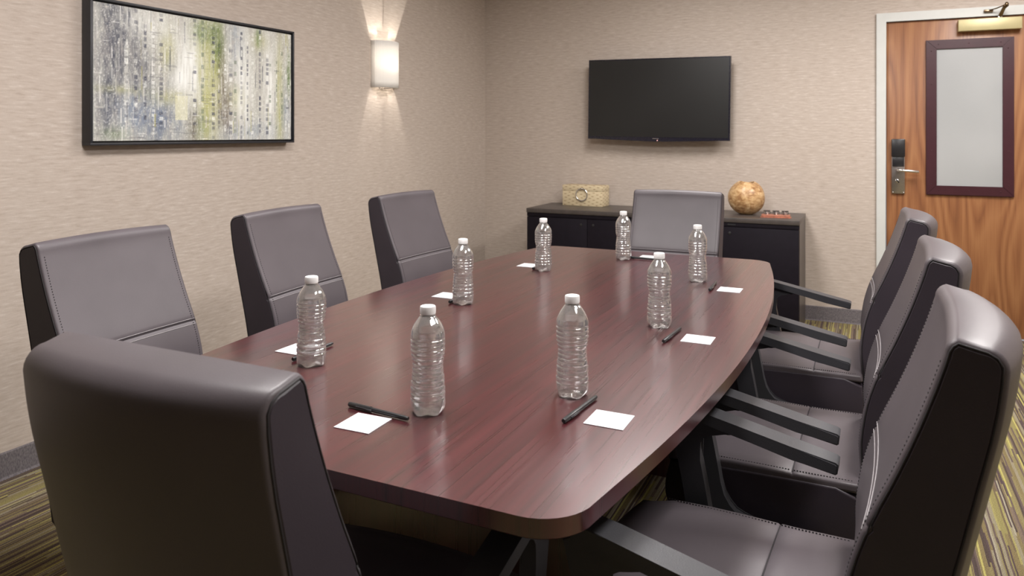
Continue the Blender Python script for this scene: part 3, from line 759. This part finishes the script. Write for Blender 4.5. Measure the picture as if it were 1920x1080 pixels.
CH = [
    (-.799, 1.018, 0, 0.0, 'leather office chair in the foreground, seen from behind', 'end'),
    (-.830, 3.215, PI, 0.0, 'leather office chair facing the camera before the credenza', 'end'),
    (-1.550, 1.400, -R90+0.0698, 0.0, 'leather office chair under the painting, on the left side nearest the camera', 'left'),
    (-1.585, 2.125, -R90+0.0611, 0.0, 'middle leather office chair of the three along the left wall', 'left'),
    (-1.590, 2.900, -R90-0.0524, 0.0, 'leather office chair below the wall sconce, farthest along the left side', 'left'),
    (-.236, 1.380, R90-0.0436, 0.0, 'nearest and largest leather office chair on the right side of the table', 'right'),
    (-.222, 2.111, R90-0.0175, 0.0, 'middle leather office chair of the three on the right side', 'right'),
    (-.232, 2.950, R90, 0.0, 'farthest leather office chair on the right side, before the door', 'right')]
for i, (x, y, rz, dz, lab, g) in enumerate(CH):
    o = ch0 if i == 0 else dup(ch0)
    o.location = (x, y, dz); o.rotation_euler = (0, 0, rz)
    tag(o, 'grey-brown '+lab, 'chair', {'end': 'office chairs at the table ends', 'left': 'office chairs along the left side of the table', 'right': 'office chairs along the right side of the table'}[g])

# ------------------------------------------------------------------ bottles
def bottle_profile():
    z0 = 0; P = []
    key = [(0, .0300), (.006, .0330), (.020, .0336), (.040, .0334), (.060, .0325), (.075, .0306), (.090, .0292), (.098, .0294), (.108, .0316), (.118, .0330), (.140, .0334), (.152, .0328), (.160, .0308), (.170, .0262), (.180, .0190), (.186, .0140), (.190, .0128), (.2025, .0128)]
    z = 0.0
    while z < .2025:
        r = interp(key, z)
        if .022 < z < .074: r -= .0017*max(0, math.cos((z-.030)/.0112*2*PI))**2
        if .104 < z < .150: r -= .0019*max(0, math.cos((z-.106)/.0092*2*PI))**2
        if .076 < z < .102: r -= .0011*max(0, math.cos((z-.080)/.0085*2*PI))**2
        P.append((r, z)); z += .0011
    P.append((.0128, .2025)); return P
BP = bottle_profile()
def petal(r, z, a):
    k = 1
    if z < .016:
        f = (1-z/.016); pz = .5+.5*math.cos(5*a); r = r*(1-.10*f*pz); z = z+.003*f*pz
    if .104 < z < .15: r = r*(1-.008*math.sin(11*a-z*150))
    if .156 < z < .184: r = r*(1-.028*(.5+.5*math.cos(8*a))*math.sin((z-.156)/.028*PI))
    if .022 < z < .074: r = r*(1-.014*math.sin(9*a+z*200))
    if .074 < z < .104: r = r*(1-.022*math.sin(6*a+z*90))
    return r, z
def make_bottle():
    t = thing('water_bottle', 'x', 'bottle')
    bm = bmesh.new(); add_lathe(bm, [(.004, .0045), (.018, .004), (.027, .0010)]+BP, 48, mod=petal, close_top=False)
    obj('bottle_shell', bm, M['pet'], t, smooth=True)
    bm = bmesh.new(); lv = .158
    W_ = [(.004, .0052), (.017, .0047), (.026, .0022)]+[(r-.0007, z) for r, z in BP if .002 < z < lv]+[(BP[-1][0], lv)]
    W_[-1] = (W_[-2][0]-.0003, lv)
    add_lathe(bm, W_, 48, mod=petal)
    obj('water', bm, M['water'], t, angle=60)
    bm = bmesh.new(); bm_prof = [(.0130, .1885), (.0147, .1890), (.0150, .1905), (.0150, .2010), (.0143, .2035), (.0125, .2042), (.002, .2042)]
    add_lathe(bm, bm_prof, 60, mod=lambda r, z, a: (r+(.00035*math.cos(30*a) if .1895 < z < .2015 else 0), z))
    cap = obj('bottle_cap', bm, M['cap_white'], t, angle=50)
    bm = bmesh.new(); add_lathe(bm, [(.0130, .1850), (.0152, .1852), (.0152, .1868), (.0130, .1870)], 32); obj('neck_ring', bm, M['pet'], t, angle=40)
    return t
b0 = make_bottle()
BT = [(-.766, 1.224, .2, 'water bottle at the near end, touching the tip of the long pen'),
    (-.549, 1.432, 1.1, 'water bottle on the near right, just behind a slanting pen'),
    (-1.168, 1.360, .7, 'water bottle on the near left, just past the foreground chair'),
    (-1.155, 2.053, 2.0, 'water bottle in front of the middle chair on the left'),
    (-1.151, 2.687, .4, 'water bottle at the far left, before the credenza\'s left doors'),
    (-.946, 3.075, 1.6, 'water bottle farthest away, at the left edge of the far chair'),
    (-.562, 2.734, .9, 'water bottle at the far right, before the right edge of the far chair'),
    (-.526, 2.045, 2.6, 'water bottle mid-right, its cap overlapping the farthest card')]
for i, (x, y, rz, lab) in enumerate(BT):
    o = b0 if i == 0 else dup(b0)
    o.location = (x, y, TZ+.0004); o.rotation_euler = (0, 0, rz); tag(o, 'clear ribbed '+lab, 'bottle', 'water bottles on the conference table')

# ------------------------------------------------------------------ cards and pens
def make_card():
    t = thing('note_card', 'x', 'card')
    box('card_sheet', -.038, .038, -.038, .038, 0, .0011, M['card'], t)
    bm = bmesh.new()
    for k in range(9): add_box(bm, -.010+k*.0028, -.0082+k*.0028, .028, .0297, .00112, .00118)
    obj('printed_heading', bm, M['print_grey'], t)['kind'] = 'stuff'; return t
c0 = make_card()
CD = [(-.843, 1.123, 0, 'near end, beside the long pen'), (-.438, 1.335, -R90, 'near right corner of the table'),
    (-.401, 1.957, -R90, 'right edge, before the middle right chair'), (-.430, 2.626, -R90, 'far right of the table, beside a short pen'),
    (-.862, 3.172, PI, 'far end, before the far chair'), (-1.247, 2.762, R90, 'far left of the table, half behind a bottle'),
    (-1.258, 2.130, R90, 'left edge of the table by the middle left chair'), (-1.279, 1.437, R90, 'near left of the table, by the nearest left chair')]
for i, (x, y, rz, lab) in enumerate(CD):
    o = c0 if i == 0 else dup(c0); o.location = (x, y, TZ+.0003); o.rotation_euler = (0, 0, rz+(.03 if i == 0 else .0))
    tag(o, 'square white note card at the '+lab, 'card', 'white note cards on the table')
def make_pen():   # lies along +y: cap end at -y
    t = thing('pen', 'x', 'pen')
    r = .0048
    bm = bmesh.new(); add_tube(bm, [(0, -.02, r+.0006), (0, .066, r+.0006), (0, .073, r+.0006)], r, 12, rad=[r*.93, r*.88, r*.7]); obj('pen_barrel', bm, M['pen'], t, angle=50)
    bm = bmesh.new(); add_tube(bm, [(0, -.074, r+.0006), (0, -.072, r+.0006), (0, -.018, r+.0006)], r, 12, rad=[r*.8, r, r*1.08]); cp_ = obj('pen_cap', bm, M['pen'], t, angle=50)
    bm = bmesh.new(); add_box(bm, r*.85, r*1.35, -.052, -.012, r-.001, r+.0025, .0006); obj('pen_clip', bm, M['pen_clip'], cp_, angle=40)
    return t
p0 = make_pen()
def pen_at(o, a, b, lab):
    a = Vector(a); b = Vector(b); c = (a+b)/2; d = b-a
    o.location = (c.x, c.y, TZ+.0002); o.rotation_euler = (0, 0, math.atan2(d.y, d.x)-PI/2); tag(o, lab, 'pen', 'black pens on the table')
PN = [((-.923, 1.180), (-.768, 1.166), 'black capped pen lying above the near card, pointing at the nearest bottle'),
    ((-.508, 1.283), (-.496, 1.425), 'black pen beside the near right card, in front of a bottle'),
    ((-.474, 1.885), (-.464, 2.030), 'black pen on the right of the table, between bottle and middle right card'),
    ((-.489, 2.575), (-.494, 2.722), 'short-looking black pen at the far right, beside the far right card'),
    ((-.962, 3.112), (-.816, 3.100), 'black pen at the far end of the table, in front of the far card'),
    ((-1.193, 2.680), (-1.196, 2.826), 'black pen hidden behind the far left bottle, only its tip showing'),
    ((-1.193, 2.034), (-1.197, 2.180), 'black pen behind the middle left bottle, only its tip showing'),
    ((-1.221, 1.356), (-1.224, 1.505), 'black pen passing behind the near left bottle, both ends showing')]
for i, (a, b, lab) in enumerate(PN): pen_at(p0 if i == 0 else dup(p0), a, b, lab)
